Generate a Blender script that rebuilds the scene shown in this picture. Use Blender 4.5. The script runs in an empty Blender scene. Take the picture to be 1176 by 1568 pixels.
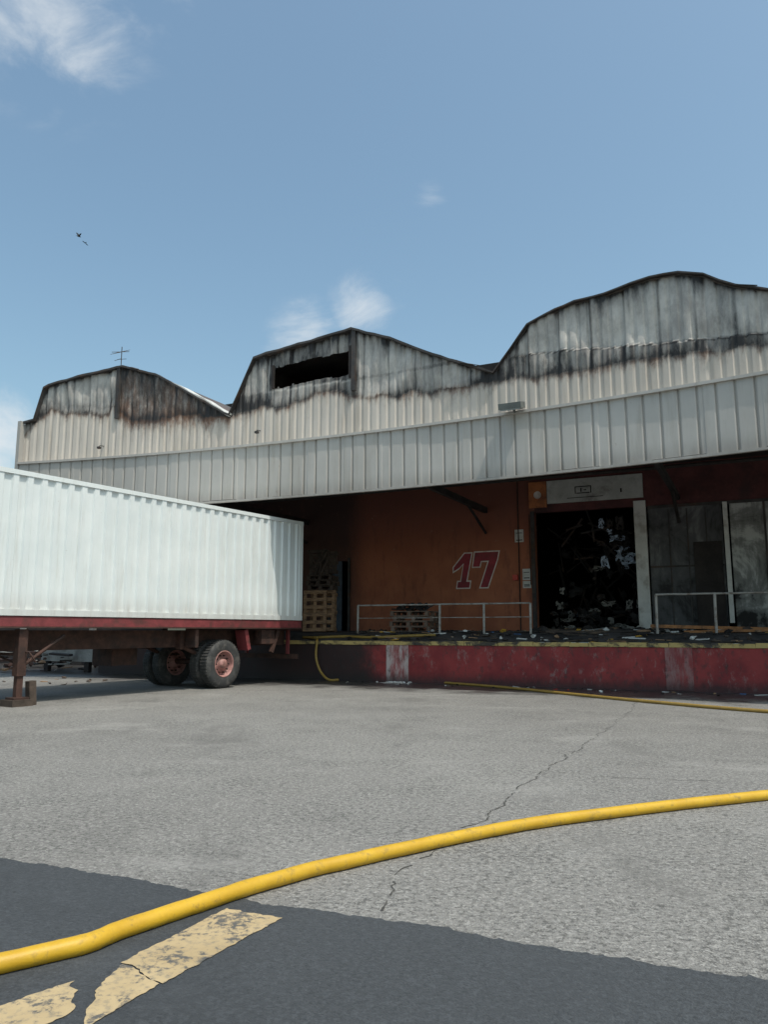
import bpy, bmesh, math, random
from mathutils import Vector, Matrix, noise, Euler
random.seed(7)
R=math.radians
scn=bpy.context.scene
# ---------------------------------------------------------------- helpers
def interp(pts,x):
    if x<=pts[0][0]: return pts[0][1]
    for (a,b),(c,d) in zip(pts,pts[1:]):
        if x<=c: return b+(d-b)*(x-a)/(c-a) if c>a else d
    return pts[-1][1]
def catmull(P,n=10):
    P=[Vector(p) for p in P]; Q=[P[0]*2-P[1]]+P+[P[-1]*2-P[-2]]; out=[]
    for i in range(1,len(Q)-2):
        a,b,c,d=Q[i-1:i+3]
        for k in range(n):
            t=k/n
            out.append(.5*((2*b)+(c-a)*t+(2*a-5*b+4*c-d)*t*t+(3*b-a-3*c+d)*t**3))
    out.append(P[-1]); return out
class MB:
    def __init__(s): s.v=[];s.f=[];s.m=[];s.sm=[]
    def add(s,vs,fs,m=0,smooth=False):
        o=len(s.v); s.v+= [tuple(v) for v in vs]
        for f in fs: s.f.append(tuple(i+o for i in f)); s.m.append(m); s.sm.append(smooth)
    def box(s,a,b,m=0,rot=None,piv=None,jit=0):
        vs=[Vector((x,y,z)) for x in (a[0],b[0]) for y in (a[1],b[1]) for z in (a[2],b[2])]
        if jit: vs=[v+Vector([random.uniform(-jit,jit) for _ in range(3)]) for v in vs]
        if rot:
            M=Euler(rot).to_matrix(); c=Vector(piv) if piv else (Vector(a)+Vector(b))/2
            vs=[M@(v-c)+c for v in vs]
        s.add(vs,[(0,1,3,2),(4,6,7,5),(0,4,5,1),(2,3,7,6),(0,2,6,4),(1,5,7,3)],m)
    def tube(s,P,r,m=0,seg=10,cap=True):
        P=[Vector(p) for p in P]; vs=[];fs=[];n=len(P)
        for i,p in enumerate(P):
            t=(P[min(i+1,n-1)]-P[max(i-1,0)]).normalized()
            up=Vector((0,0,1)) if abs(t.z)<.95 else Vector((1,0,0))
            x=t.cross(up).normalized(); y=x.cross(t)
            rr=r(i/(n-1)) if callable(r) else r
            for k in range(seg):
                a=2*math.pi*k/seg; vs.append(p+x*math.cos(a)*rr+y*math.sin(a)*rr)
        for i in range(n-1):
            for k in range(seg):
                k2=(k+1)%seg; fs.append((i*seg+k,i*seg+k2,(i+1)*seg+k2,(i+1)*seg+k))
        s.add(vs,fs,m,True)
        if cap: s.add(vs[:seg],[tuple(range(seg))],m); s.add(vs[-seg:],[tuple(range(seg))],m)
    def lathe(s,prof,c,axis_m,m=0,seg=32):
        vs=[];fs=[];n=len(prof)
        for k in range(seg):
            a=2*math.pi*k/seg
            for r,h in prof: vs.append(Vector(c)+axis_m@Vector((r*math.cos(a),r*math.sin(a),h)))
        for k in range(seg):
            k2=(k+1)%seg
            for i in range(n-1): fs.append((k*n+i,k2*n+i,k2*n+i+1,k*n+i+1))
        s.add(vs,fs,m,True)
    def poly(s,pts,m=0): s.add(pts,[tuple(range(len(pts)))],m)
    def obj(s,name,mats,parent=None,loc=None,rotz=None,attrs=None):
        me=bpy.data.meshes.new(name); me.from_pydata(s.v,[],s.f); 
        for mt in mats: me.materials.append(mt)
        me.polygons.foreach_set('material_index',s.m); me.polygons.foreach_set('use_smooth',s.sm)
        if attrs:
            for k,vals in attrs.items():
                at=me.attributes.new(k,'FLOAT','POINT'); at.data.foreach_set('value',vals)
        me.update(); o=bpy.data.objects.new(name,me); scn.collection.objects.link(o)
        if parent: o.parent=parent
        if loc: o.location=loc
        if rotz is not None: o.rotation_euler=(0,0,rotz)
        return o
def empty(name,loc=(0,0,0),rotz=0):
    o=bpy.data.objects.new(name,None); o.empty_display_size=.3; scn.collection.objects.link(o)
    o.location=loc; o.rotation_euler=(0,0,rotz); return o
# ---------------------------------------------------------------- materials
class NT:
    def __init__(s,name):
        s.mat=bpy.data.materials.new(name); s.mat.use_nodes=True; s.t=s.mat.node_tree; s.n=s.t.nodes; s.l=s.t.links
        s.b=s.n['Principled BSDF']; s.co=s.n.new('ShaderNodeTexCoord').outputs['Object']
    def lk(s,a,b): s.l.new(a,b)
    def inp(s,sock,v):
        if isinstance(v,bpy.types.NodeSocket): s.lk(v,sock)
        else: sock.default_value=v
    def mapping(s,scale=(1,1,1),rot=(0,0,0),loc=(0,0,0)):
        m=s.n.new('ShaderNodeMapping'); s.lk(s.co,m.inputs[0]); m.inputs['Scale'].default_value=scale; m.inputs['Rotation'].default_value=rot; m.inputs['Location'].default_value=loc; return m.outputs[0]
    def noise(s,scale,detail=5,rough=.55,vec=None,dist=0):
        n=s.n.new('ShaderNodeTexNoise'); n.inputs['Scale'].default_value=scale; n.inputs['Detail'].default_value=detail; n.inputs['Roughness'].default_value=rough; n.inputs['Distortion'].default_value=dist
        s.lk(vec or s.co,n.inputs['Vector']); return n.outputs['Fac']
    def voro(s,scale,vec=None,feat='F1'):
        n=s.n.new('ShaderNodeTexVoronoi'); n.feature=feat; n.inputs['Scale'].default_value=scale; s.lk(vec or s.co,n.inputs['Vector']); return n.outputs['Distance'],n.outputs.get('Color')
    def math(s,op,a,b=0,clamp=False):
        n=s.n.new('ShaderNodeMath'); n.operation=op; n.use_clamp=clamp; s.inp(n.inputs[0],a); s.inp(n.inputs[1],b); return n.outputs[0]
    def rng(s,v,a,b,c=0,d=1,smooth=True):
        n=s.n.new('ShaderNodeMapRange'); n.interpolation_type='SMOOTHSTEP' if smooth else 'LINEAR'
        s.inp(n.inputs[0],v)
        for i,x in zip((1,2,3,4),(a,b,c,d)): n.inputs[i].default_value=x
        return n.outputs[0]
    def mix(s,f,a,b,mode='MIX'):
        n=s.n.new('ShaderNodeMix'); n.data_type='RGBA'; n.blend_type=mode
        s.inp(n.inputs[0],f)
        for k,v in ((6,a),(7,b)):
            if isinstance(v,tuple): n.inputs[k].default_value=(*v[:3],1)
            else: s.lk(v,n.inputs[k])
        return n.outputs[2]
    def white(s,v):
        n=s.n.new('ShaderNodeTexWhiteNoise'); n.noise_dimensions='1D'; s.lk(v,n.inputs['W']); return n.outputs['Value']
    def attr(s,name):
        n=s.n.new('ShaderNodeAttribute'); n.attribute_name=name; return n.outputs['Fac']
    def sep(s):
        n=s.n.new('ShaderNodeSeparateXYZ'); s.lk(s.co,n.inputs[0]); return n.outputs
    def bump(s,h,st=.3,d=.02):
        n=s.n.new('ShaderNodeBump'); n.inputs['Strength'].default_value=st; n.inputs['Distance'].default_value=d; s.lk(h,n.inputs['Height']); s.lk(n.outputs[0],s.b.inputs['Normal'])
    def out(s,col,rough=.7,metal=0):
        if isinstance(col,tuple): s.b.inputs['Base Color'].default_value=(*col[:3],1)
        else: s.lk(col,s.b.inputs['Base Color'])
        s.inp(s.b.inputs['Roughness'],rough); s.b.inputs['Metallic'].default_value=metal
        return s.mat
def simple(name,c,rough=.7,var=.25,scale=4,dirt=None,dirt_amt=.5,metal=0,bump=.15,stretch=(1,1,1)):
    t=NT(name); v=t.mapping(stretch); n=t.noise(scale,6,.6,v); n2=t.noise(scale*9,4,.6,v)
    k=t.math('ADD',t.math('MULTIPLY',n,.7),t.math('MULTIPLY',n2,.3))
    lo=tuple(x*(1-var) for x in c); hi=tuple(min(1,x*(1+var)) for x in c)
    col=t.mix(t.rng(k,.3,.7),lo,hi)
    if dirt: col=t.mix(t.math('MULTIPLY',t.rng(t.noise(scale*.6,8,.65,v,.3),.48,.66),dirt_amt),col,dirt)
    if bump: t.bump(n2,bump,.01)
    return t.out(col,rough,metal)
M={}
M['black']=simple('char_and_shade_black',(.010,.009,.009),.9,.4)  # char colour, also used as painted-in darkness behind the openings
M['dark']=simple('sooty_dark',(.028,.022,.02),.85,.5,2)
M['steel']=simple('burnt_steel',(.045,.04,.038),.7,.5,3,(.10,.045,.02),.5)
M['wood']=simple('pallet_wood',(.30,.18,.10),.8,.35,6,(.06,.045,.035),.7,stretch=(1,1,3))
M['wooddk']=simple('charred_wood',(.07,.05,.038),.85,.5,5)
M['white']=simple('white_paint',(.60,.59,.56),.5,.12,3,(.2,.15,.11),.6)
M['rail']=simple('rail_paint',(.36,.34,.31),.5,.2,6,(.14,.09,.06),.8)
M['plastic']=simple('plastic_wrap',(.42,.50,.62),.2,.6,9)
M['rubber']=simple('tyre_rubber',(.04,.04,.04),.8,.35,8,(.13,.12,.11),.6)
M['rim']=simple('rim_pink',(.38,.19,.17),.6,.25,8,(.13,.07,.05),.7)
M['redsteel']=simple('red_chassis_paint',(.20,.04,.043),.6,.3,4,(.08,.035,.03),.8)
M['rust']=simple('rusty_chassis',(.06,.028,.02),.8,.5,5,(.02,.015,.013),.7)
M['bluegrey']=simple('blue_bits',(.06,.18,.4),.5,.3)
M['redbits']=simple('red_bits',(.5,.05,.03),.5,.3)
M['yellowbits']=simple('yellow_bits',(.6,.33,.04),.6,.3)
M['paper']=simple('paper_white',(.62,.61,.58),.7,.08,6,(.35,.33,.3),.4)
M['outline']=simple('number_outline_paint',(.74,.66,.61),.7,.15,6,(.30,.16,.12),.4)
M['concrete']=simple('concrete',(.28,.27,.25),.85,.25,2,(.1,.09,.08),.7)
M['roof']=simple('roof_metal',(.10,.09,.08),.6,.4,2,(.1,.04,.02),.6)
def cladding(name,base,burnt):
    t=NT(name); X=t.sep()
    v=t.mapping((1,1,.10)); st=t.noise(4.5,7,.66,v); big=t.noise(.5,5,.6)
    col=t.mix(t.rng(big,.3,.7),tuple(x*.86 for x in base),base)
    p=.75 if burnt else 1.08
    pn=t.white(t.math('FLOOR',t.math('DIVIDE',t.math('ADD',X[0],50),p)))
    col=t.mix(t.math('MULTIPLY',pn,.30),col,tuple(x*f for x,f in zip(base,(.72,.70,.66))))
    col=t.mix(t.math('MULTIPLY',t.rng(st,.48,.72),.45),col,tuple(x*f for x,f in zip(base,(.60,.55,.49))))
    spots=t.rng(t.noise(14,5,.7,t.mapping((1,1,.4))),.64,.76); col=t.mix(t.math('MULTIPLY',spots,.45),col,(.20,.13,.08))
    if burnt:
        so=t.attr('soot'); ru=t.attr('rust'); gr=t.attr('grey')
        f=t.noise(7,9,.75,t.mapping((1,1,.35))); f3=t.noise(2.0,7,.72,t.mapping((1,1,.6)))
        gcol=t.mix(t.rng(f3,.35,.65),(.28,.265,.25),(.56,.54,.50))
        col=t.mix(t.math('MULTIPLY',gr,.95,True),col,gcol)
        k=t.math('ADD',ru,t.math('MULTIPLY',t.math('SUBTRACT',f,.5),1.7)); k=t.math('MULTIPLY',t.rng(k,.10,.95),t.math('MINIMUM',t.math('MULTIPLY',ru,2.5),1,True))
        col=t.mix(k,col,t.mix(t.rng(f3,.4,.6),(.17,.088,.05),(.09,.048,.032)))
        k=t.math('ADD',so,t.math('MULTIPLY',t.math('SUBTRACT',f,.5),1.25)); k=t.math('ADD',k,t.math('MULTIPLY',t.math('SUBTRACT',f3,.5),.9)); k=t.math('MULTIPLY',t.rng(k,.14,.95,0,1,False),t.math('MINIMUM',t.math('MULTIPLY',so,3),1,True))
        col=t.mix(k,col,(.022,.019,.018))
        t.bump(f,.25,.02)
    else:
        z=X[2]; d=t.rng(z,4.9,5.35,1,0); f=t.noise(6,6,.7,t.mapping((1,1,.3)))
        col=t.mix(t.math('MULTIPLY',t.math('MULTIPLY',d,f),.7),col,(.14,.11,.09))
        g=t.rng(X[0],-11,-2,.42,0); col=t.mix(g,col,(.30,.28,.26))
    return t.out(col,.6)
M['fascia']=cladding('fascia_cladding',(.50,.475,.44),False)
M['gable']=cladding('burnt_cladding',(.60,.54,.475),True)
def wallmat():
    t=NT('orange_wall_paint'); X=t.sep(); n=t.noise(1.2,6,.6); n2=t.noise(5,7,.68,t.mapping((1,1,.3)))
    col=t.mix(t.rng(n,.3,.7),(.36,.115,.058),(.46,.155,.075))
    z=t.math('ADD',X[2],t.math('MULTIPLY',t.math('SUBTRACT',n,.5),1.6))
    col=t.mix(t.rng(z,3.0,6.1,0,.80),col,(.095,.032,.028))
    l=t.math('ADD',X[0],t.math('MULTIPLY',t.math('SUBTRACT',n2,.5),.6))
    col=t.mix(t.rng(l,-3.6,-4.7,0,.85),col,(.035,.022,.02))
    col=t.mix(t.rng(l,1.8,2.3,0,.6),col,(.04,.02,.018))
    col=t.mix(t.math('MULTIPLY',t.rng(n2,.5,.70),.45),col,(.13,.05,.035))
    col=t.mix(t.rng(t.noise(2.5,9,.8),.60,.68,0,.35),col,(.46,.28,.19))
    return t.out(col,.75)
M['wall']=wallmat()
M['maroon']=simple('maroon_wall',(.095,.028,.027),.8,.4,1.5,(.02,.015,.015),.6)
def scorch(name,light,mid,a,b):
    t=NT(name); n=t.noise(.9,8,.68,t.mapping((1,1,.8)),.5); st=t.noise(4,7,.7,t.mapping((1,1,.15)))
    k=t.math('ADD',n,t.math('MULTIPLY',t.math('SUBTRACT',st,.5),.35))
    col=t.mix(t.rng(k,a,b),(.014,.013,.013),mid); col=t.mix(t.rng(k,b,b+.12),col,light)
    return t.out(col,.8)
M['panelwall']=scorch('sooted_concrete_wall',(.48,.48,.46),(.20,.20,.19),.38,.50)
M['door']=scorch('scorched_door_panel',(.17,.17,.17),(.085,.085,.088),.34,.52)
def dockmat(name,patch=None):
    t=NT(name); n=t.noise(1.3,7,.65); n2=t.noise(6,8,.74,t.mapping((1,1,.6))); X=t.sep()
    col=t.mix(t.rng(n,.35,.65),(.22,.024,.026),(.33,.042,.040))
    if patch: col=t.mix(t.rng(t.noise(5,8,.75,t.mapping((1,1,.25))),.38,.6,.9,.1),col,patch)
    col=t.mix(t.rng(n2,.51,.67,0,.75),col,(.05,.035,.033))
    col=t.mix(t.rng(t.noise(4.0,9,.8,t.mapping((1,1,.5))),.54,.65,0,.6),col,(.32,.23,.21))
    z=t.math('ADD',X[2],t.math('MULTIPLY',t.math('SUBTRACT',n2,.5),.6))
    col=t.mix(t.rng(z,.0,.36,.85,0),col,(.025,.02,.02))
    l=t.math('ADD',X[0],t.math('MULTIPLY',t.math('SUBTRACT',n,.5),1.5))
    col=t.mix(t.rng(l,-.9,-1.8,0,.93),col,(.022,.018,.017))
    t.bump(n2,.4,.02)
    return t.out(col,.7)
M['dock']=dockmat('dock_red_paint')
M['patch1']=dockmat('dock_washed_patch',(.58,.50,.47)); M['patch2']=dockmat('dock_pink_patch',(.32,.17,.16))
def stripe(name,c,c2,a,b,scale=5,vec=(1,1,1)):
    t=NT(name); n=t.noise(scale,8,.75,t.mapping(vec),.4)
    return t.out(t.mix(t.rng(n,a,b),c,c2),.75)
M['yellowedge']=stripe('yellow_edge_paint',(.52,.38,.14),(.06,.05,.04),.44,.58,3,(.6,1,1))
M['dockfloor']=simple('dock_floor',(.07,.06,.055),.8,.4,2,(.02,.02,.02),.7)
def asphalt(name,lo,hi,speck,wet,gs):
    t=NT(name); big=t.noise(.16,6,.6,None,.3); mid=t.noise(1.1,6,.65); fine=t.noise(gs,6,.72,t.mapping((.9,1.05,1),(0,0,.4)),.3); f2=t.noise(gs*3.2,3,.8)
    vd,vc=t.voro(95)
    k=t.math('ADD',t.math('MULTIPLY',big,.6),t.math('MULTIPLY',mid,.4))
    col=t.mix(t.rng(k,.36,.64),lo,hi)
    vv=t.voro(70)[1]
    g=t.n.new('ShaderNodeSeparateColor'); t.lk(vv,g.inputs[0])
    col=t.mix(t.math('MULTIPLY',t.rng(g.outputs[0],.5,1),speck),col,tuple(min(1,x*1.55) for x in hi))
    pore=t.math('ADD',t.math('MULTIPLY',fine,.60),t.math('MULTIPLY',f2,.40)); pore=t.math('ADD',pore,t.math('MULTIPLY',t.math('SUBTRACT',mid,.5),.22))
    col=t.mix(t.math('MULTIPLY',t.rng(pore,.495,.575),min(1,speck*1.3)),col,tuple(x*.36 for x in lo))
    st=t.rng(t.noise(.55,8,.72,t.mapping((1,.45,1),(0,0,.5))),.51,.68); col=t.mix(t.math('MULTIPLY',st,.48),col,tuple(x*.5 for x in lo))
    du=t.rng(t.noise(.8,8,.7,t.mapping((.5,1,1),(0,0,.3))),.54,.70); col=t.mix(t.math('MULTIPLY',du,.35),col,tuple(min(1,x*1.5) for x in hi))
    dots=t.rng(t.voro(1.7)[0],.022,.010); col=t.mix(t.math('MULTIPLY',dots,.8),col,(.02,.02,.02))
    if wet:
        X=t.sep(); a=math.atan(.48)
        y=t.math('ADD',t.math('MULTIPLY',X[0],math.sin(a)),t.math('MULTIPLY',t.math('SUBTRACT',X[1],19.0),math.cos(a)))
        y=t.math('ADD',y,t.math('MULTIPLY',t.math('SUBTRACT',mid,.5),4.5))
        w=t.rng(y,-.9,1.1); col=t.mix(t.math('MULTIPLY',w,.84),col,(.028,.026,.025))
        t.bump(t.math('ADD',pore,vd),.5,.012)
        return t.out(col,t.rng(w,0,1,.92,.3))
    t.bump(t.math('ADD',fine,vd),.45,.010)
    return t.out(col,.9)
M['ground']=asphalt('worn_light_asphalt',(.168,.160,.150),(.235,.226,.212),.62,True,27)
M['road']=asphalt('dark_asphalt',(.040,.044,.049),(.056,.061,.067),.36,False,45)
def paint():
    t=NT('yellow_road_paint'); n=t.noise(5,8,.78,None,.5); n2=t.noise(30,5,.7)
    k=t.math('ADD',t.math('MULTIPLY',n,.65),t.math('MULTIPLY',n2,.35))
    col=t.mix(t.rng(t.noise(2,5,.7),.3,.7),(.38,.28,.15),(.47,.355,.20))
    col=t.mix(t.rng(n2,.48,.62,0,.5),col,(.22,.19,.14))
    col=t.mix(t.rng(k,.505,.58,0,.9),col,(.07,.072,.075))
    return t.out(col,.8)
M['paint']=paint()
M['crack']=simple('crack_fill',(.06,.057,.052),.95,.4,10)
def hosemat(name,a,b,dirt):
    t=NT(name); n=t.noise(7,6,.65); n2=t.noise(90,3,.6)
    col=t.mix(t.rng(n,.3,.7),a,b)
    col=t.mix(t.rng(t.noise(14,7,.72),.50,.70,0,dirt),col,(.18,.11,.04))
    t.bump(n2,.25,.004); return t.out(col,.5)
M['hose']=hosemat('yellow_fire_hose',(.50,.285,.012),(.62,.375,.020),.6)
M['hosedirty']=hosemat('dirty_fire_hose',(.27,.165,.03),(.34,.22,.05),.8)
def contmat():
    t=NT('container_white_paint'); n=t.noise(1.2,6,.6); 
    st=t.noise(7,7,.68,t.mapping((1,1,.10)))
    col=t.mix(t.rng(n,.3,.7),(.70,.74,.735),(.77,.80,.79))
    col=t.mix(t.rng(st,.50,.75,0,.28),col,(.42,.38,.32))
    X=t.sep(); d=t.rng(X[2],1.7,2.2,1,0); col=t.mix(t.math('MULTIPLY',t.math('MULTIPLY',d,st),.5),col,(.25,.17,.12))
    col=t.mix(t.rng(t.noise(22,5,.7),.68,.75,0,.7),col,(.22,.10,.05))
    return t.out(col,.45)
M['cont']=contmat()
# ---------------------------------------------------------------- ground
def flat(name,pts,z,mat):
    mb=MB(); mb.poly([(x,y,z) for x,y in pts]); return mb.obj(name,[mat])
flat('ground',[(-900,-300),(900,-300),(900,1500),(-900,1500)],0,M['ground'])
edge=[(-14,9.4),(-8,7.2),(-4,5.7),(-2.38,5.03),(-1.45,4.65),(-.53,4.2),(-.09,4.05),(.79,3.66),(1.54,3.34),(3,2.75),(8,.6),(14,-2)]
ep=[]
for (a,b),(c,d) in zip(edge,edge[1:]):
    n=max(2,int((c-a)/.02))
    for i in range(n):
        x=a+(c-a)*i/n; y=b+(d-b)*i/n; ep.append((x,y+.06*noise.noise((x*2.2,0,3))+.03*noise.noise((x*9,0,7))+.03*noise.noise((x*31,0,7))))
mb=MB(); 
for (a,b),(c,d) in zip(ep,ep[1:]): mb.poly([(a,b,.004),(a,-30,.004),(c,-30,.004),(c,d,.004)])
mb.obj('road',[M['road']])
mb=MB()
def ribbonpoly(pts,z,j=.008):
    out=[]
    for i in range(len(pts)):
        a=Vector(pts[i]);b=Vector(pts[(i+1)%len(pts)]); n=max(1,int((b-a).length/.02))
        for k in range(n):
            p=a.lerp(b,k/n); w=.02*noise.noise((p.x*12,p.y*12,0)); out.append((p.x+random.uniform(-j,j)*.6+w,p.y+random.uniform(-j,j)*.6+w,z))
    return out
mb.poly(ribbonpoly([(-.80,4.15),(-.50,4.02),(-.89,3.31),(-1.11,3.52)][::-1],.008))
mb.poly(ribbonpoly([(-1.10,3.50),(-.90,3.31),(-1.06,2.96),(-1.11,3.12),(-1.13,3.40)][::-1],.008))
mb.poly(ribbonpoly([(-1.25,3.34),(-1.20,3.20),(-1.15,3.08),(-1.9,2.0),(-2.3,2.2)][::-1],.008))
mb.obj('road_marking',[M['paint']])
mb=MB()
def crack(pts,w,gap=.12):
    P=[]
    for a,b in zip(pts,pts[1:]):
        a=Vector(a);b=Vector(b);n=max(2,int((b-a).length/.04))
        for k in range(n): P.append(a.lerp(b,k/n))
    Q=[]
    for p in P:
        o=Vector((noise.noise((p.x*2,p.y*2,1)),noise.noise((p.x*2,p.y*2,5))))*.10+Vector((noise.noise((p.x*9,p.y*9,1)),noise.noise((p.x*9,p.y*9,5))))*.04+Vector((random.uniform(-1,1),random.uniform(-1,1)))*.008
        Q.append(p+o)
    for i in range(len(Q)-1):
        if noise.noise((i*.25,w*900,0))<-.45+gap*2: continue
        d=(Q[i+1]-Q[i]).normalized(); n=Vector((-d.y,d.x)); w1=w*random.uniform(.3,1.2)
        mb.poly([(*(Q[i]-n*w1),.003),(*(Q[i]+n*w1),.003),(*(Q[i+1]+n*w1),.003),(*(Q[i+1]-n*w1),.003)][::-1])
crack([(3.08,11.09),(1.56,7.95),(.89,6.34),(.25,5.1),(-.06,4.1)],.0065)
crack([(1.53,8.0),(2.4,7.71),(3.54,7.39),(6,6.8)],.005)
crack([(-6,12.2),(-2,11.6),(1,11.2),(3.08,11.09),(8,10.3)],.006)
crack([(3.08,11.09),(4.4,14),(5.6,17)],.006)
crack([(-9,15.5),(-3,14.4),(3,13.4),(9,12)],.006)
mb.obj('pavement_crack',[M['crack']])
# ---------------------------------------------------------------- warehouse
ANG=-math.atan(.48)
K=.0095
def bend(u): return -K*u*u
def sh(u): return u+.0149*(8-u) if u<8 else u
def ush(u): return (u-.119)/.9851 if u<8 else u
WH=empty('warehouse',(0,19,0),ANG)
roofA=[(-11.95,7.69),(-11.58,7.75),(-11.31,8.74),(-11.14,8.83),(-9.9,9.04),(-8.55,9.18),(-7.4,8.8),(-6.95,8.55),(-5.05,7.42),(-4.9,7.36),
(-4.14,8.92),(-3.93,8.97),(-1.08,9.30),(.08,8.84),(1.28,8.21),(2.59,7.62),(2.87,7.47),(3.09,7.73),(3.75,8.50),(4.2,8.66),(4.9,8.82),(5.6,8.84),(6.2,8.94),(6.6,8.98),(7.2,8.94),(7.7,8.76),(8.0,8.54),(8.3,8.36),(8.9,8.1),(10.7,7.45),(11.5,8.9),(14.4,9.25),(16,8.6)]
U0,U1=sh(-11.95),16.0
bound=[(-11.95,7.35),(-11.7,7.6),(-11.1,8.1),(-10.5,7.9),(-9.1,7.8),(-8.9,8.0),(-8.2,7.5),(-6.,7.5),(-5,7.3),(-4.7,7.4),(-3.9,7.5),(-3.1,7.4),(-2.3,7.7),(-1.7,7.7),(-.7,7.4),(1,7.3),(2.9,7.3),(4.5,7.2),(6.6,7.2),(8.8,7.0),(16,7.2)]
def prof(u,p,fl,dp,e=.07):
    t=(u%p)/p
    if t<fl: return 0
    if t<fl+e: return dp*(t-fl)/e
    if t<1-e: return dp
    return dp*(1-t)/e
mb=MB(); du=.04; nu=int((U1-U0)/du)+1; nz=52; so=[];ru=[];gy=[]
N3=lambda a,b,c: noise.noise((a,b,c))
for i in range(nu):
    uu=U0+i*du; u=ush(uu); top=interp(roofA,u)+.015*N3(u*7,0,0); zb=6.43
    pan=math.floor(u/.75); pt=(u/.75)%1
    drip=max(0,N3(u*1.9,0,21))*1.1+max(0,N3(u*5,0,22))*.6
    for j in range(nz+1):
        z=zb+(top-zb)*j/nz
        bd=interp(bound,u)+.10*N3(u*2.2,0,9)+.05*N3(u*8,0,2); d=z-bd
        hot=max(0,min(1,d/.4))
        y=.06+prof(u,.25,.62,.028)+hot*(.08*N3(u*1.7,z*1.2,4)+.06*math.sin(pan*12.9)*(z-bd)/1.5*(pt-.5)*2+.025*N3(u*5,z*2,8))
        if 2.8<u<10.7 and z<interp([(4.1,7.8),(8.8,7.25)],u): y-=.03
        mb.v.append((uu,bend(uu)+y,z))
        stn=N3(u*3.1,z*.5,1)*.5+.5; st2=N3(u*9,z*.8,5)*.5+.5; bl=N3(u*.9,z*1.1,11)*.5+.5
        s=0;r=0;g=0
        if d<0:
            s=.50*math.exp(d/.07)+.30*math.exp(d/.35)*st2; r=.8*math.exp(d/.16)*(.3+st2*.8)+.4*math.exp(d/.45)*stn
            if u<-4.9 and u>-8.9: r+=.35*math.exp(d/.6)
        else:
            g=min(1,d/.12)*.8
            dt=top-z
            band=(.15+.95*bl)*(.75*math.exp(-d/.16)+.2*math.exp(-d/.5))
            tp=.4*math.exp(-dt/.07)+(.95 if stn>.52 else .25)*math.exp(-dt/(.06+.55*drip))
            s=.12+.45*(st2-.5)+.6*(bl-.5)+band+tp; r=.50*math.exp(-d/.12)
            seam=abs(pt-.5)*2
            if seam>.93: s+=.4
            if u<-8.7:
                s-=.03; r+=.12*math.exp(-dt/.5); s+=.3*math.exp(-abs(d-.22)/.12)
            elif u<-4.9:
                w=max(0,min(1,(u+8.9)/.2)); s+=.40*w*max(.3,min(1,(-5.6-u)/2.2)); r+=.65*w
            elif u<2.87:
                if u<-3.6: s+=.2
                if -3.7<u<-.9 and z>7.95: s+=.5
                if u>1: s+=.12
                if z<7.9 and u<-.9: s+=.25
                if abs(z-7.93)<.04 and u>-1: s+=.25
            else:
                if u<4.4: r+=.55*math.exp(-(u-2.87)/.6)
                zz=interp([(4.1,7.8),(8.8,7.25)],u)
                if abs(z-zz)<.035: s+=.3
                if z<zz: s+=.20+.4*st2*(1 if seam>.6 else .4)
                else: s-=.14
                if 5.2<u<6.6: s+=1.1*math.exp(-dt/.42)*max(0,N3(u*2.6,0,3)+.4)
                if 7.0<u<8.3: s+=1.0*math.exp(-dt/.6)*max(0,N3(u*2.6,0,6)+.45)
        so.append(max(0,min(1,s)));ru.append(max(0,min(1,r)));gy.append(max(0,min(1,g)))
def inhole(u,z):
    return -3.5<u<-1.15 and interp([(-3.5,7.99),(-2.2,8.07),(-1.15,8.06)],u)+.03*N3(u*6,0,3)<z<interp([(-3.5,8.60),(-1.15,8.74)],u)
for i in range(nu-1):
    u=ush(U0+(i+.5)*du)
    for j in range(nz):
        a=i*(nz+1)+j; z=sum(mb.v[k][2] for k in (a,a+1,a+nz+1,a+nz+2))/4
        if inhole(u,z): continue
        mb.f.append((a,a+nz+1,a+nz+2,a+1)); mb.m.append(0); mb.sm.append(False)
mb.obj('gable_cladding',[M['gable']],WH,attrs={'soot':so,'rust':ru,'grey':gy})
mb=MB(); du=.0225; nu=int((U1-U0)/du)+1
for i in range(nu):
    u=U0+i*du; pan=math.floor(u/1.08)
    y=bend(u)-.10+prof(u+.1,.36,.84,.045,.05)+.010*math.sin(pan*7.7)+.006*N3(u*1.3,0,1)
    z0=4.92+.014*math.sin(pan*3.3)
    mb.v+=[(u,y+.01*N3(u*2,1,1),z0),(u,y,5.6),(u,y,6.36)]
for i in range(nu-1):
    for j in (0,1):
        a=i*3+j; mb.f.append((a,a+3,a+4,a+1)); mb.m.append(0); mb.sm.append(False)
mb.obj('canopy_fascia',[M['fascia']],WH)
def strip(mb,y0,y1,z0,z1,m,ua=U0,ub=U1,st=.5):
    n=max(1,int((ub-ua)/st)); vs=[];fs=[]
    for i in range(n+1):
        u=ua+(ub-ua)*i/n; b=bend(u); vs+=[(u,b+y0,z0),(u,b+y1,z0),(u,b+y1,z1),(u,b+y0,z1)]
    for i in range(n):
        a=i*4
        for k in range(4): fs.append((a+k,a+(k+1)%4,a+4+(k+1)%4,a+4+k))
    fs+=[(3,2,1,0),tuple(n*4+k for k in range(4))]
    mb.add(vs,fs,m)
mb=MB(); strip(mb,-.16,.12,6.36,6.425,0); strip(mb,-.13,-.04,4.86,4.915,0)
mb.obj('fascia_capping',[M['fascia']],WH)
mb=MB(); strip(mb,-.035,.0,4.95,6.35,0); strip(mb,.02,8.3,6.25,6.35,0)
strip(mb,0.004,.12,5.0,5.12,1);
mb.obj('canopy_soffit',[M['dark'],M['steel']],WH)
P=[(sh(a),b) for a,b in roofA]
mb=MB()
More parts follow.
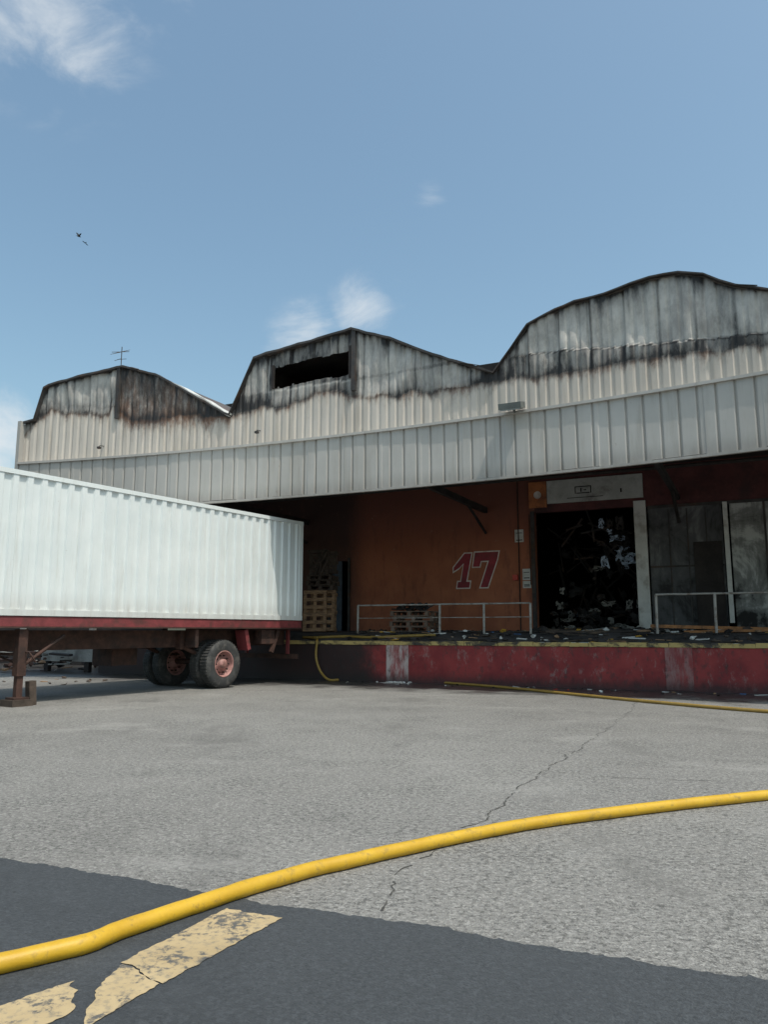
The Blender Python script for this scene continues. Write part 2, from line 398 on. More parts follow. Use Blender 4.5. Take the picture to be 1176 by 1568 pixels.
for (a,b),(c,d) in zip(P,P[1:]):
    mb.poly([(a,bend(a)+.02,b-.02),(c,bend(c)+.02,d-.02),(c,32,d-.02),(a,32,b-.02)])
mb.obj('roof_sheet',[M['roof']],WH)
mb=MB()
tp=[]
for (a,b),(c,d) in zip(P,P[1:]):
    n=max(1,int((c-a)/.2))
    for k in range(n):
        u=a+(c-a)*k/n; tp.append(Vector((u,bend(u)+.02*N3(u*2,1,2),b+(d-b)*k/n+.015+.022*N3(u*3,0,5))))
tp.append(Vector((P[-1][0],bend(P[-1][0]),P[-1][1])))
vs=[];fs=[]
for p in tp:
    th=.045 if p.x<2.9 else .018
    for dy,dz in ((-.06,-th),(.14,-th),(.14,.015),(-.06,.015)): vs.append(p+Vector((0,dy,dz)))
for i in range(len(tp)-1):
    a=i*4
    for k in range(4): fs.append((a+k,a+(k+1)%4,a+4+(k+1)%4,a+4+k))
mb.add(vs,fs,0)
for u in (sh(-8.72),sh(-1.02)):
    mb.box((u-.06,bend(u)-.03,7.6),(u+.06,bend(u)+.05,interp(P,u)),0)
for u,l,rr in ((8.5,.4,.0),(2.35,.5,.05),(-7.9,.3,.1)):
    z=interp(P,u); mb.box((u-l/2,bend(u)-.1,z+.02),(u+l/2,bend(u)-.02,z+.035),0,rot=(.3,rr+.25,0))
mb.obj('roof_edge_trim',[M['steel']],WH)
mb=MB(); n=30; vs=[];fs=[]
for i in range(n+1):
    t=i/n;u=sh(-7.0+t*2.15); z=interp(P,u)+.02+.10*math.sin(t*3.14)*(.6+.5*N3(t*4,0,0))
    for dy in (-.02,.5): vs.append((u,bend(u)+dy,z+.0)); vs.append((u,bend(u)+dy,z-.08*min(1,t*3)))
for i in range(n):
    a=i*4
    for p,q in ((0,1),(0,2),(1,3),(2,3)): fs.append((a+p,a+q,a+4+q,a+4+p))
mb.add(vs,fs,0); mb.obj('valley_gutter',[M['white']],WH)
mb=MB(); h0,h1=sh(-3.5),sh(-1.15)
mb.box((h0-.06,bend(-3.5)-.01,7.97),(h0+.01,bend(-3.5)+.06,8.63),0)
mb.box((h1-.02,bend(-1.2)+.0,7.98),(h1+.05,bend(-1.2)+.08,8.85),0)
mb.tube([(-3.3,.8,8.1),(-1.3,1.2,8.4)],.02,0,6)
mb.obj('opening_frame',[M['dark']],WH)
mb=MB(); mb.box((-11.6,3.2,6.4),(15.9,3.3,8.95),0); mb.obj('dark_backing_panel',[M['black']],WH)  # black panel added behind the gable opening so it reads as dark
mb=MB(); mb.box((U0-.05,-1.28,1.5),(U0,31.9,7.65),0); mb.box((U0-.04,8.0,0),(U0+.15,31.9,1.49),1); mb.obj('side_wall',[M['fascia'],M['maroon']],WH)
mb=MB(); mb.box((U0-.11,-1.42,4.9),(U0+.02,-1.29,7.72),0); mb.obj('corner_flashing',[M['fascia']],WH)
# back wall y=6.5
Y=6.5; mb=MB()
def wl(u0,u1,z0,z1,m,t=.2): mb.box((u0,Y,z0),(u1,Y+t,z1),m)
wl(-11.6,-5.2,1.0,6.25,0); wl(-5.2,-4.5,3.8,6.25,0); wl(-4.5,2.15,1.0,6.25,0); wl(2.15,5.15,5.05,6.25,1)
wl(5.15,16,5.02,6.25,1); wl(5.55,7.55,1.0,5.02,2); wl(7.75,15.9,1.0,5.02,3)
mb.box((5.16,Y-.10,1.3),(5.50,Y+.05,5.2),4); mb.box((7.58,Y-.12,1.6),(7.70,Y+.05,5.0),4)
mb.box((5.55,Y-.06,4.95),(9.6,Y-.005,5.03),5)
for u in (6.1,6.6,7.1): mb.box((u,Y-.02,1.4),(u+.03,Y-.003,4.9),5)
mb.box((5.56,Y-.03,3.2),(7.54,Y-.004,3.25),5); mb.box((6.75,Y-.05,1.4),(7.5,Y-.031,3.9),6)
for u in (8.6,9.7): mb.box((u,Y-.03,1.3),(u+.06,Y-.004,5.0),5)
mb.box((2.02,Y-.06,1.3),(2.14,Y+.05,5.1),5)
mb.box((-5.28,Y-.05,1.3),(-5.2,Y+.03,3.9),5); mb.box((-4.5,Y-.05,1.3),(-4.42,Y+.03,3.9),5)
mb.box((-5.2,Y+.08,1.3),(-4.80,Y+.12,3.8),7)
mb.obj('back_wall',[M['wall'],M['maroon'],M['door'],M['panelwall'],M['white'],M['steel'],M['dark'],simple('blue_door',(.055,.075,.105),.6,.3)],WH)
mb=MB(); y0,y1=Y+.2,Y+11  # burnt room shell; its near-black walls also paint in the doorway's darkness
mb.box((-6,y1,.9),(8,y1+.2,6.4),0); mb.box((-6,y0+.01,1.2),(8,y1+.1,1.3),0); mb.box((-6.1,y0+.01,6.10),(8.1,y1+.1,6.2),0)
mb.box((-6.2,y0+.01,.9),(-6.0,y1,6.15),0); mb.box((8,y0+.01,.9),(8.2,y1,6.15),0)
for i in range(90):
    u=random.uniform(2.2,5.2); y=Y+random.uniform(.5,4); h=random.uniform(1.3,4.9)
    a=Vector((u,y,h)); b=a+Vector((random.uniform(-1,1),random.uniform(-.4,.5),random.uniform(-1,1)))
    mb.tube([a,b],random.uniform(.01,.05),random.choice([0,1,1]),5)
mb.obj('burnt_interior',[M['black'],M['steel']],WH)
def crumple(mb,c,s,m,n=3,seed=0):
    bm=bmesh.new(); bmesh.ops.create_icosphere(bm,subdivisions=n,radius=1)
    vs=[]
    for v in bm.verts:
        p=v.co.copy(); k=.35+1.1*abs(noise.noise(p*2.3+Vector((seed,seed*2,0))))+.5*noise.noise(p*6+Vector((0,seed,0)))
        vs.append((c[0]+p.x*s[0]*k,c[1]+p.y*s[1]*k,c[2]+p.z*s[2]*k))
    fs=[tuple(v.index for v in f.verts) for f in bm.faces]; bm.free(); mb.add(vs,fs,m)
def sheet(mb,c,w,h,m,seed,n=9):
    vs=[];fs=[]
    for i in range(n+1):
        for j in range(n+1):
            a=i/n-.5;b=j/n-.5
            q=Vector((a*3,b*3,seed)); vs.append((c[0]+a*w+.35*w*noise.noise(q),c[1]+.30*w*noise.noise(q*2+Vector((5,0,0))),c[2]+b*h+.35*h*noise.noise(q+Vector((0,9,0)))))
    for i in range(n):
        for j in range(n):
            if noise.noise((i*.7,j*.7,seed))<-.22: continue
            k=i*(n+1)+j; fs.append((k,k+n+1,k+n+2,k+1))
    mb.add(vs,fs,m)
mb=MB()
for i in range(24):
    u=min(4.9,random.gauss(4.6,.25));z=random.gauss(4.0,.45); sheet(mb,(u,Y+random.uniform(.25,.8),z),random.uniform(.12,.4),random.uniform(.1,.4),random.choice([0,0,1,2]),i*3.17)
for i in range(22):
    sheet(mb,(random.uniform(2.4,5.0),Y+random.uniform(.4,1.4),1.4+abs(random.gauss(0,.8))),random.uniform(.1,.35),random.uniform(.08,.3),random.choice([3,2,1,0,3]),i*5.3+1)
for i in range(40):
    u=random.uniform(2.4,5.0);z=1.4+abs(random.gauss(0,.9)); crumple(mb,(u,Y+random.uniform(.5,1.4),z),(random.uniform(.05,.3),.2,random.uniform(.05,.25)),random.choice([1,1,1,2]),2,i*1.7)
mb.obj('hanging_debris',[M['plastic'],M['black'],M['steel'],M['concrete']],WH)
mb=MB()
for u in (-6.2,.55,6.4,12.4):
    b=bend(u)
    mb.box((u-.06,b+.15,5.15),(u+.06,Y-.003,5.33),0)
    mb.tube([(u,b+1.2,5.2),(u,b+3.4,6.2)],.05,0,6); mb.tube([(u,Y-.05,4.5),(u,Y-1.8,5.2)],.05,0,6)
mb.tube([(-11.5,3.2,5.5),(15.8,3.2,5.5)],.05,0,6)
mb.obj('canopy_brackets',[M['dark']],WH)
# dock
mb=MB()
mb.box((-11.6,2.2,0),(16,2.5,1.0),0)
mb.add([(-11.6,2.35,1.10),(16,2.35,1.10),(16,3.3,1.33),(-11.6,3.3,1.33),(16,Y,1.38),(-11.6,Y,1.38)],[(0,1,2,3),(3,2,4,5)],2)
n=60
for k in range(n):
    a=-11.6+k*27.6/n; j=random.uniform(-.012,.012); mb.box((a+.004,2.17+j,1.003),(a+27.6/n-.004,2.36,1.105+j),1,jit=.006)
mb.box((-.98,2.185,.02),(-.32,2.198,1.002),3); mb.box((6.25,2.185,.02),(6.85,2.198,1.002),4)
mb.box((-11.6,2.5,0),(-11.55,Y,1.05),0)
for u in (-8.2,-7.2): mb.box((u-.1,2.08,.55),(u+.1,2.197,.98),5)
mb.obj('loading_dock',[M['dock'],M['yellowedge'],M['dockfloor'],M['patch1'],M['patch2'],M['rubber']],WH)
y=3.2
def rail(us,ze,zs,ext=None):
    for u in us: mb.tube([(u,y,1.3),(u+.01,y,ze)],.035,0,8)
    a,b=us[0],us[-1]
    if ext: b=ext
    for z,r in zs: mb.tube([(a+(b-a)*k/12,y+.01*N3(k*1.1,z,0),z+.012*N3(k*.9,z,3)) for k in range(13)],r,0,8)
mb=MB();rail([-2.4,.2,1.5,2.8],2.12,[(2.12,.024),(1.75,.012)])
mb.obj('dock_railing',[M['rail']],None,(0,19,0),ANG)
mb=MB(); rail([6.0,7.35,10.2],2.28,[(2.28,.026)]); mb.obj('dock_railing',[M['rail']],None,(0,19,0),ANG)
def s17(pts,y,m):
    return [(-.6+(px-693)/47,y,3.90-(pz-848)/45) for px,pz in pts]
def inset(poly,d):
    n=len(poly);out=[]
    for i in range(n):
        a=Vector(poly[i-1]);b=Vector(poly[i]);c=Vector(poly[(i+1)%n])
        e1=(b-a).normalized();e2=(c-b).normalized(); n1=Vector((-e1.y,e1.x));n2=Vector((-e2.y,e2.x))
        k=1+n1.dot(n2); out.append(tuple(b+(n1+n2)*d/max(k,.35)))
    return out
one=[(692,869),(711,848),(725,848),(716,889),(722,889),(720,901),(697,901),(699,889),(704,889),(709,866),(703,872),(692,878)]
sev=[(727,847),(768,847),(765,860),(749,901),(734,901),(748,863),(739,863),(737,871),(723,871)]
mb=MB()
for g in (one,sev):
    area=sum(g[i-1][0]*g[i][1]-g[i][0]*g[i-1][1] for i in range(len(g)))
    ins=inset(g,1.7 if area>0 else -1.7)
    mb.poly(s17(g,Y-.004,0),0); mb.poly(s17(ins,Y-.008,1),1)
mb.obj('number_sign',[M['outline'],simple('sign_red',(.30,.026,.038),.6,.3,5,(.12,.03,.03),.4)],None,(0,19,0),ANG)
mb=MB(); mb.box((2.58,Y-.08,5.3),(5.45,Y-.01,6.02),0); mb.box((2.0,Y-.085,5.2),(2.56,Y-.01,6.02),1)
for a,b,c,d in ((3.45,5.75,3.95,5.78),(3.5,5.55,3.9,5.58),(3.45,5.55,3.48,5.78),(3.92,5.55,3.95,5.78),(3.62,5.6,3.66,5.72),(3.72,5.64,3.80,5.67),(4.8,5.5,4.85,5.62),(3.2,5.42,4.3,5.44)):
    mb.box((a,Y-.086,b),(c,Y-.081,d),2)
mb.lathe([(.0,0),(.12,0),(.12,.01)],(2.28,Y-.09,5.6),Matrix.Rotation(R(90),3,'X'),3,20)
mb.obj('company_sign',[simple('sign_white',(.46,.46,.44),.5,.15,2,(.10,.08,.07),.6),simple('sign_orange',(.42,.14,.045),.6,.3,3,(.06,.03,.02),.6),M['dark'],M['outline']],None,(0,19,0),ANG)
for (u0,u1,z0,z1) in ((1.5,1.78,4.15,4.55),(1.72,1.98,2.95,3.3),(1.72,1.98,2.7,2.92)):
    mb=MB(); mb.box((u0,Y-.03,z0),(u1,Y-.005,z1),0); mb.box((u0+.04,Y-.034,z0+.05),(u1-.04,Y-.031,z0+.08),1); mb.box((u0+.04,Y-.034,z1-.12),(u1-.04,Y-.031,z1-.1),1)
    mb.obj('wall_notice',[M['paper'],M['dark']],None,(0,19,0),ANG)
mb=MB(); mb.box((1.42,Y-.12,2.95),(1.58,Y-.005,3.12),0); mb.tube([(1.62,Y-.03,1.4),(1.62,Y-.03,6.2)],.02,1,6); mb.tube([(2.0,Y-.1,2.8),(2.0,Y-.1,5.0)],.015,1,6)
mb.obj('alarm_box',[M['redbits'],M['rust']],None,(0,19,0),ANG)
u=3.5;b=bend(u); mb=MB(); mb.box((u-.28,b-.55,6.42),(u+.25,b-.17,6.56),0,rot=(.25,0,0)); mb.box((u-.24,b-.52,6.395),(u+.21,b-.20,6.42),1,rot=(.25,0,0)); mb.tube([(u,b-.15,6.4),(u,b-.35,6.46)],.03,0,6)
mb.obj('floodlight',[simple('lamp_grey',(.14,.15,.14),.5),simple('lamp_glass',(.30,.33,.33),.2)],None,(0,19,0),ANG)
u=-8.5;b=bend(u)+.1; mb=MB(); mb.tube([(u,b,9.1),(u,b,9.85)],.013,0,6); mb.tube([(u-.3,b-.1,9.70),(u+.2,b+.1,9.70)],.009,0,5)
for k in range(5):
    x=u-.28+k*.11; mb.tube([(x-.02,b-.15,9.70-.09),(x+.02,b+.15,9.70+.08)],.006,0,4)
mb.tube([(u-.15,b,9.48),(u+.2,b,9.44)],.008,0,4); mb.tube([(u-.15,b-.12,9.4),(u-.15,b+.12,9.54)],.008,0,4)
mb.obj('tv_antenna',[M['steel']],None,(0,19,0),ANG)
for u,z in ((-8.9,6.75),(-3.75,6.78)):
    b=bend(u); mb=MB(); mb.tube([(u,b+.1,z+.05),(u,b-.1,z+.03),(u+.04,b-.15,z-.04)],.012,0,6); mb.box((u-.01,b-.20,z-.08),(u+.08,b-.11,z-.02),0); mb.obj('wall_lamp',[M['steel']],None,(0,19,0),ANG)
def pallet(mb,c,rz,m,up=False,L=1.2,W=1.0):
    bm=MB()
    for k in range(6): bm.box((-L/2,-W/2+k*(W-.1)/5,.122),(L/2,-W/2+k*(W-.1)/5+.1,.144),m)
    for k in range(3): bm.box((-L/2,-W/2+k*(W-.1)/2,0),(L/2,-W/2+k*(W-.1)/2+.1,.02),m)
    for k in range(3): 
        x=-L/2+k*(L-.1)/2; bm.box((x,-W/2,.1),(x+.1,W/2,.12),m)
        for q in range(3): y=-W/2+q*(W-.1)/2; bm.box((x,y,.02),(x+.1,y+.1,.1),m)
    Mx=Matrix.Rotation(rz,3,'Z')
    if up: Mx=Mx@Matrix.Rotation(R(90)-.05,3,'X')
    mb.add([Mx@Vector(v)+Vector(c) for v in bm.v],bm.f,m)
mb=MB()
for k in range(4): pallet(mb,(-.9+random.uniform(-.1,.1),4.0,1.36+k*.15),random.uniform(-.2,.2),0)
for k in range(18):
    c=(-.9+random.uniform(-.45,.45),4+random.uniform(-.3,.3),2.0+random.uniform(0,.12)); mb.box((c[0]-.25,c[1]-.05,c[2]-.02),(c[0]+.25,c[1]+.05,c[2]+.02),1,rot=(random.uniform(-.4,.4),random.uniform(-.5,.5),random.uniform(0,3)))
mb.obj('pallet_stack',[simple('weathered_pallet_wood',(.17,.12,.09),.8,.4,5),M['dark']],None,(0,19,0),ANG)
mb=MB(); q=-.48
pallet(mb,(-3.55+q,3.5,1.98),.35,0,True,.72,1.25); pallet(mb,(-3.4+q,3.75,2.0),.15,0,True,.8,1.25); pallet(mb,(-3.5+q,4.0,1.95),.25,0,True,.8,1.2)
for k in range(3): pallet(mb,(-3.5+q,3.85,2.62+k*.16),.2+random.uniform(-.2,.2),1,False,.8,.8)
pallet(mb,(-3.6+q,3.8,3.5),.3,1,True,.6,.8); pallet(mb,(-3.35+q,4.0,3.5),.1,1,True,.6,.7)
for k in range(8):
    c=(-3.5+q+random.uniform(-.25,.25),3.6,3.1+random.uniform(0,.6)); mb.box((c[0]-.03,c[1]-.02,c[2]-.35),(c[0]+.03,c[1]+.02,c[2]+.35),1,rot=(random.uniform(-.3,.3),random.uniform(-.7,.7),0))
mb.obj('upright_pallet_stack',[M['wood'],M['wooddk']],None,(0,19,0),ANG)
def clutter(name,n,reg,zf,mats,w,smin=.03,smax=.2):
    mb=MB()
    for i in range(n):
        u=random.uniform(*reg[0]); y=random.uniform(*reg[1]); z=zf(y); m=random.choices(range(len(mats)),w)[0]; s=random.uniform(smin,smax)
        if random.random()<.45:
            crumple(mb,(u,y,z+s*.3),(s,s*random.uniform(.4,1),s*random.uniform(.3,.7)),m,1,i*.77)
        else:
            l=s*random.uniform(1,5); mb.box((u-l/2,y-s*.3,z),(u+l/2,y+s*.3,z+s*.25),m,rot=(random.uniform(-.2,.2),random.uniform(-.12,.12),random.uniform(-.6,.6)))
    mb.obj(name,mats,None,(0,19,0),ANG)
zf=lambda y: interp([(2.35,1.11),(3.3,1.34),(6.5,1.39)],y)
clutter('dock_debris',520,((-2.6,12),(2.3,4.6)),zf,[M['dark'],M['wooddk'],M['paper'],M['bluegrey'],M['yellowbits'],M['wood']],[9,6,2.4,.8,.7,2.2],.03,.14)
clutter('burnt_rubble',300,((2.2,12),(3.4,6.3)),zf,[M['dark'],M['wooddk'],M['paper'],M['concrete'],M['wood']],[10,5,.6,1.2,1],.06,.24)
clutter('ground_litter',50,((-2,11),(1.2,2.05)),lambda y:0.0,[M['paper'],M['bluegrey'],M['redbits'],M['dark'],M['wood']],[2,.7,.7,5,1],.02,.07)
clutter('wood_offcuts',14,((-10.5,-7.5),(-2.6,-.4)),lambda y:0.0,[M['wooddk'],M['rust'],M['wood']],[4,3,.5],.03,.12)
clutter('scrap_heap',130,((-19,-12.4),(1.0,4.5)),lambda y:random.uniform(0,.7),[M['dark'],M['rust'],M['concrete'],M['wood'],M['paper']],[6,5,2,1,.4],.08,.3)
mb=MB(); mb.box((-60,6,0),(-12.3,6.3,2.6),0); 
for k in range(12): mb.box((-60+k*4,5.9,0),(-59.7+k*4,5.99,2.7),1)
mb.obj('perimeter_wall',[M['dark'],M['concrete']],None,(0,19,0),ANG)
mb=MB(); mb.box((-14.3,2.2,.35),(-11.9,2.45,.85),0); mb.box((-14.2,2.25,0),(-14,2.4,.35),1); mb.box((-12.3,2.25,0),(-12.1,2.4,.35),1)
mb.obj('concrete_barrier',[M['concrete'],M['dark']],None,(0,19,0),ANG)
mb=MB(); pts=[]
for k in range(60):
    a=k/60*6.283; r=.24*(1+.7*N3(math.cos(a)*2,math.sin(a)*2,0)); pts.append((-.62+r*1.7*math.cos(a),1.93+r*.9*math.sin(a),.006))
mb.poly(pts); 
for k in range(40): crumple(mb,(-.62+random.gauss(0,.16),1.98+random.gauss(0,.08),.02),(.05,.05,.03),0,2,k)
mb.obj('foam_puddle',[M['paper']],None,(0,19,0),ANG)
# ---------------------------------------------------------------- hoses
def hose(name,pts,r,n=14,local=False,seg=14,mat='hose'):
    P=catmull([(x,y,z) for x,y,z in pts],n); mb=MB()
    P=[p+Vector((.012*N3(i*.11,0,1),.02*N3(i*.13,0,2),0)) for i,p in enumerate(P)]
    mb.tube(P,lambda t:r*(1+.05*N3(t*90,0,0)),0,seg)
    if local: mb.obj(name,[M[mat]],None,(0,19,0),ANG)
    else: mb.obj(name,[M[mat]])
r=.041
F=(1.4-r)/1.4
hose('fire_hose',[(x*F,y*F,r) for x,y in ((-5.2,1.9),(-3.2,2.72),(-1.63,3.52),(-1.18,3.97),(-.69,4.56),(.055,5.20),(.98,5.85),(2.05,6.38),(3.47,6.95),(5.5,7.6),(9,8.2))],r,20)
r=.032
hose('fire_hose',[(1.2,21.2,r),(2.8,19.2,r),(4.1,17.0,r),(5.2,15.2,r),(6.6,13.4,r),(8.8,11.6,r),(12,10.2,r)],r,mat='hosedirty')
hose('fire_hose',[(-3.9,2.6,1.2),(-3.3,2.3,1.17),(-3.12,2.08,1.08),(-3.12,2.02,.7),(-2.95,1.95,.3),(-2.62,1.85,.05),(-2.3,1.9,.04)],.034,10,True,mat='hosedirty')
hose('fire_hose',[(-3.6,2.5,1.18),(-2.6,2.7,1.22),(-1.6,2.6,1.20),(-.7,2.75,1.24),(.2,2.9,1.27)],.04,10,True,mat='hosedirty')
mb=MB()
mb.box((5.8,3.6,1.42),(8.9,3.7,1.5),0,rot=(0,.03,.1)); mb.box((6.6,3.4,1.36),(9.6,3.55,1.42),0,rot=(0,-.02,-.05)); mb.box((3.2,3.3,1.34),(5.4,3.4,1.39),1,rot=(0,0,.15))
mb.obj('timber_planks',[simple('orange_timber',(.36,.16,.06),.8,.3,6,(.06,.04,.03),.6),M['wooddk']],None,(0,19,0),ANG)
# ---------------------------------------------------------------- trailer
TR=empty('cargo_trailer',(-2.28,21.5,0),math.atan2(-.838,-.545))
Z0,Z1,L,W=1.67,4.42,12.19,2.44
mb=MB()
def corr_side(ysgn,y0):
    p=.30; vs=[];fs=[]
    x=.14
    pts=[]
    while x<L-.2:
        pts+=[(x,0),(x+.11,0),(x+.14,.042),(x+.27,.042)]; x+=p
    pts.append((L-.14,0))
    for (x,d) in pts:
        for z in (Z0+.12,Z0+.9,Z0+1.7,Z1-.09): vs.append((x,y0-ysgn*(.014+d+(.012*N3(x*.8,z*.9,0) if Z0+.2<z<Z1-.2 else 0)),z))
    for i in range(len(pts)-1):
        for j in (0,1,2):
            a=i*4+j; fs.append((a,a+1,a+5,a+4))
    mb.add(vs,fs,0)
corr_side(1,0); corr_side(-1,-W)
for y0,y1 in ((-.06,0),(-W,-W+.06)):
    mb.box((0,y0,Z1-.09),(L,y1,Z1-.0),0); mb.box((0,y0,Z0),(L,y1,Z0+.12),0)
    for x0,x1 in ((0,.14),(L-.14,L)): mb.box((x0,y0-.001,Z0+.12),(x1,y1,Z1-.09),0)
mb.box((.05,-W+.06,Z1-.04),(L-.05,-.06,Z1-.02),0); mb.box((.05,-W+.06,Z0+.05),(L-.05,-.06,Z0+.1),1)
mb.box((.01,-W+.06,Z0+.12),(.05,-.06,Z1-.09),0); mb.box((L-.05,-W+.06,Z0+.12),(L-.01,-.06,Z1-.09),0)
for x in (0,L-.18):
    for y in (-.165,-W-.005):
        for z in (Z0-.002,Z1-.115): mb.box((x-.004,y,z),(x+.184,y+.17,z+.12),0)
for y in (-.5,-.95,-1.5,-1.95): mb.tube([(-.03,y,Z0+.1),(-.03,y,Z1-.1)],.02,2,6)
mb.obj('container_box',[M['cont'],M['dark'],M['rail']],TR)
mb=MB()
mb.box((.0,-.10,1.47),(L,-.02,1.655),0); mb.box((.0,-W+.02,1.47),(L,-W+.10,1.655),0)
mb.box((0,-.12,1.44),(L,.0,1.468),1)
for y in (-.75,-W+.6): mb.box((0,y,1.0),(L-2,y+.12,1.40),1); mb.box((L-2,y,1.2),(L,y+.12,1.40),1)
for k in range(18): x=.1+k*.7; mb.box((x,-W+.11,1.47),(x+.08,-.11,1.6),1)
mb.box((-.05,-W+.15,.62),(.05,-.15,.75),1); 
for y in (-.5,-W+.4): mb.box((.0,y,.75),(.08,y+.08,1.42),0)
mb.box((2.0,-.42,.9),(2.12,-.08,1.42),0,rot=(0,.25,0)); mb.box((3.75,-.42,1.0),(3.85,-.08,1.42),1)
mb.box((1.0,-.35,1.05),(1.5,-.12,1.40),1); mb.box((.9,-.2,.8),(1.0,-.12,1.42),1,rot=(0,-.4,0))
for y in (-.55,-W+.55):
    mb.tube([(1.9,y,1.05),(2.4,y,.85),(2.89,y,.78),(3.4,y,.85),(3.9,y,1.05)],.05,1,6); mb.box((1.85,y-.08,.95),(2.0,y+.08,1.4),1);mb.box((3.8,y-.08,.95),(3.95,y+.08,1.4),1)
mb.tube([(2.89,-.2,.62),(2.89,-W+.2,.62)],.07,1,10)
mb.box((4.6,-1.9,.6),(5.3,-1.2,1.0),1)
mb.obj('chassis',[M['redsteel'],M['rust']],TR)
Ax=Matrix.Rotation(R(-90),3,'X')
def wheel(y,name):
    mb=MB(); r=.57
    t=[(.31,-.13),(.36,-.15),(.50,-.15),(.555,-.125),(r,-.10),(r,.10),(.555,.125),(.50,.15),(.36,.15),(.31,.13)]
    mb.lathe(t,(2.89,y,.585),Ax,0,48)
    for k in range(48):
        a=k/48*6.283; 
        c=Vector((2.89+math.cos(a)*(r+.004),y,.585+math.sin(a)*(r+.004)))
        for yy in (-.075,.0,.075): mb.box((c.x-.016,y+yy-.032,c.z-.012),(c.x+.016,y+yy+.032,c.z+.012),0,rot=(0,-a+math.pi/2,0))
    rim=[(.31,.12),(.325,.14),(.30,.145),(.285,.10),(.27,.02),(.20,.0),(.17,.04),(.12,.06),(.115,.13),(.05,.15),(0,.15)]
    mb.lathe(rim,(2.89,y,.585),Ax,1,32); mb.lathe([(.30,-.12),(.28,0),(.0,0)],(2.89,y,.585),Ax,2,24)
    for k in range(10):
        a=k/10*6.283; c=(2.89+.21*math.cos(a),y+.03,.585+.21*math.sin(a)); mb.lathe([(0.022,0),(.022,.05),(0,.05)],c,Ax,2,6)
    mb.obj(name,[M['rubber'],M['rim'],M['rust']],TR)
wheel(-.20,'wheel_outer'); wheel(-.55,'wheel_inner'); wheel(-W+.20,'wheel_far_outer'); wheel(-W+.55,'wheel_far_inner')
mb=MB(); LX=8.17
for y in (-.16,-W+.16):
    mb.box((LX-.08,y-.08,.55),(LX+.10,y+.08,1.42),0); mb.box((LX-.05,y-.055,.16),(LX+.07,y+.055,.55),0); mb.box((LX-.14,y-.14,.12),(LX+.16,y+.14,.16),0)
    mb.tube([(LX,y,.7),(LX-.9,y,1.3)],.035,0,6)
    mb.box((LX-.2,y-.2,0),(LX+.22,y+.2,.12),1)
    mb.box((LX-.3,y-.02,.0),(LX-.16,y+.12,.45),1,rot=(0,.08,0))
mb.tube([(LX,-.16,.95),(LX,-W+.16,.95)],.03,0,6); mb.tube([(LX,-.16,.75),(LX,-W+.16,1.2)],.02,0,6)
mb.tube([(LX-.05,-.1,1.0),(LX-.05,.02,1.0),(LX-.2,.02,.8)],.015,0,6)
mb.obj('landing_gear',[M['rust'],M['wooddk']],TR)
# ---------------------------------------------------------------- birds
def bird(loc,rz,flap,s0=.7):
    mb=MB(); body=[(-.16,0,0),(-.08,0,.01),(0,0,.015),(.09,0,.02),(.14,0,.03),(.18,0,.025)]; rr=[.008,.03,.04,.032,.03,.004]
    mb.tube(body,lambda t:rr[min(5,int(t*5+.5))],0,8)
    for s in (1,-1):
        mb.poly([(.06,s*.03,.02),(-.04,s*.03,.02),(-.07,s*.18,.02+flap*.5),(-.08,s*.36,.02+flap*.7),(-.02,s*.34,.02+flap*.75),(.05,s*.17,.02+flap*.55)])
    mb.poly([(-.13,.015,0),(-.13,-.015,0),(-.24,-.05,0),(-.24,.05,0)])
    o=mb.obj('flying_bird',[M['black']],None,loc,rz); o.scale=(s0,s0,s0); o.rotation_euler=(.4,0,rz)
D=38
bird((-.4265*D,D,1.4+.5425*D),.9,.3,.75); bird((-.4165*D,D,1.4+.533*D),2.4,-.12,.5)
# ---------------------------------------------------------------- light / sky
el=R(65); sd=Vector((.69,-.72,0)).normalized()*math.cos(el)+Vector((0,0,math.sin(el)))
sun=bpy.data.lights.new('sun','SUN'); sun.energy=2.9; sun.angle=R(.5); sun.color=(1,.95,.87)
so_=bpy.data.objects.new('sun',sun); scn.collection.objects.link(so_); so_.rotation_euler=sd.to_track_quat('Z','Y').to_euler(); so_.location=(20,-20,60)
w=bpy.data.worlds.new('World'); scn.world=w; w.use_nodes=True; nt=w.node_tree; N=nt.nodes; bg=N['Background']
sky=N.new('ShaderNodeTexSky'); sky.sky_type='NISHITA'; sky.sun_disc=False; sky.sun_elevation=el; sky.sun_rotation=math.atan2(sd.x,sd.y); sky.air_density=1.15; sky.dust_density=3.2; sky.ozone_density=1.15
tc=N.new('ShaderNodeTexCoord')
def vm(op,a,b):
    n=N.new('ShaderNodeVectorMath'); n.operation=op
    for i,x in enumerate((a,b)):
        if isinstance(x,(tuple,Vector)): n.inputs[i].default_value=x
        else: nt.links.new(x,n.inputs[i])
    return n
def mm(op,a,b):
    n=N.new('ShaderNodeMath'); n.operation=op
    for i,x in enumerate((a,b)):
        if isinstance(x,(int,float)): n.inputs[i].default_value=x
        else: nt.links.new(x,n.inputs[i])
    return n.outputs[0]
mp=N.new('ShaderNodeMapping'); mp.inputs['Scale'].default_value=(1,1,1.9); mp.inputs['Rotation'].default_value=(.0,.35,0); nt.links.new(tc.outputs['Generated'],mp.inputs[0])
nz=N.new('ShaderNodeTexNoise'); nz.inputs['Scale'].default_value=8; nz.inputs['Detail'].default_value=9; nz.inputs['Roughness'].default_value=.62; nz.inputs['Distortion'].default_value=.5; nt.links.new(mp.outputs[0],nz.inputs['Vector'])
tot=None
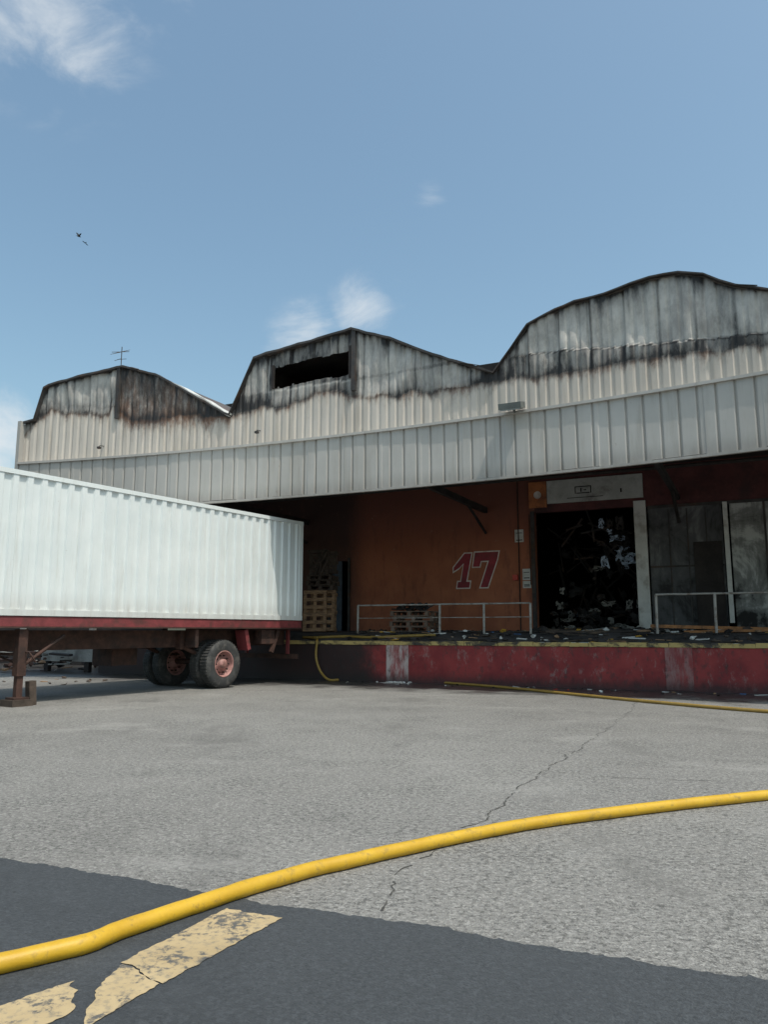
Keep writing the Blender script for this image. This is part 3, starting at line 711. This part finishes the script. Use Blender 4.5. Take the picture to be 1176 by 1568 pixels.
for (s,t,rad,amt) in ((-.50,.95,.20,1.25),(-.27,1.02,.13,1.1),(-.03,.44,.07,1.35),(-.11,.39,.09,1.15),(.066,.608,.045,.75),(-.54,.25,.12,1.6),(-.48,.84,.12,.7),(-.12,.68,.08,.45),(.03,.47,.06,.7)):
    d=Vector((s,1,t)).normalized()
    dist=vm('DISTANCE',tc.outputs['Generated'],tuple(d)).outputs['Value']
    mr=N.new('ShaderNodeMapRange'); mr.interpolation_type='SMOOTHSTEP'; nt.links.new(dist,mr.inputs[0]); mr.inputs[1].default_value=rad; mr.inputs[2].default_value=0; mr.inputs[3].default_value=0; mr.inputs[4].default_value=amt
    tot=mr.outputs[0] if tot is None else mm('MAXIMUM',tot,mr.outputs[0])
k=mm('ADD',tot,mm('MULTIPLY',mm('SUBTRACT',nz.outputs['Fac'],.5),3.0)); k=mm('SUBTRACT',k,.40)
mr=N.new('ShaderNodeMapRange'); mr.interpolation_type='SMOOTHSTEP'; nt.links.new(k,mr.inputs[0]); mr.inputs[1].default_value=0; mr.inputs[2].default_value=1.6; mr.inputs[4].default_value=.85
gate=mm('MULTIPLY',mr.outputs[0],mm('MINIMUM',mm('MULTIPLY',tot,1.4),1.0))
tint=N.new('ShaderNodeMix'); tint.data_type='RGBA'; tint.blend_type='MULTIPLY'; tint.inputs[0].default_value=1; nt.links.new(sky.outputs[0],tint.inputs[6]); tint.inputs[7].default_value=(1.10,1.24,1.14,1)
mx=N.new('ShaderNodeMix'); mx.data_type='RGBA'; nt.links.new(gate,mx.inputs[0]); nt.links.new(tint.outputs[2],mx.inputs[6]); mx.inputs[7].default_value=(5.2,5.5,5.7,1)
nt.links.new(mx.outputs[2],bg.inputs['Color']); bg.inputs['Strength'].default_value=.15
# ---------------------------------------------------------------- camera
cam=bpy.data.cameras.new('camera'); co=bpy.data.objects.new('camera',cam); scn.collection.objects.link(co); scn.camera=co
cam.sensor_fit='VERTICAL'; cam.sensor_height=36; cam.sensor_width=27; cam.lens=27; cam.clip_end=4000; cam.clip_start=.05
co.location=(0,0,1.4); co.rotation_euler=(R(98.75),0,0)
scn.view_settings.view_transform='Standard'; scn.view_settings.look='None'; scn.view_settings.exposure=0
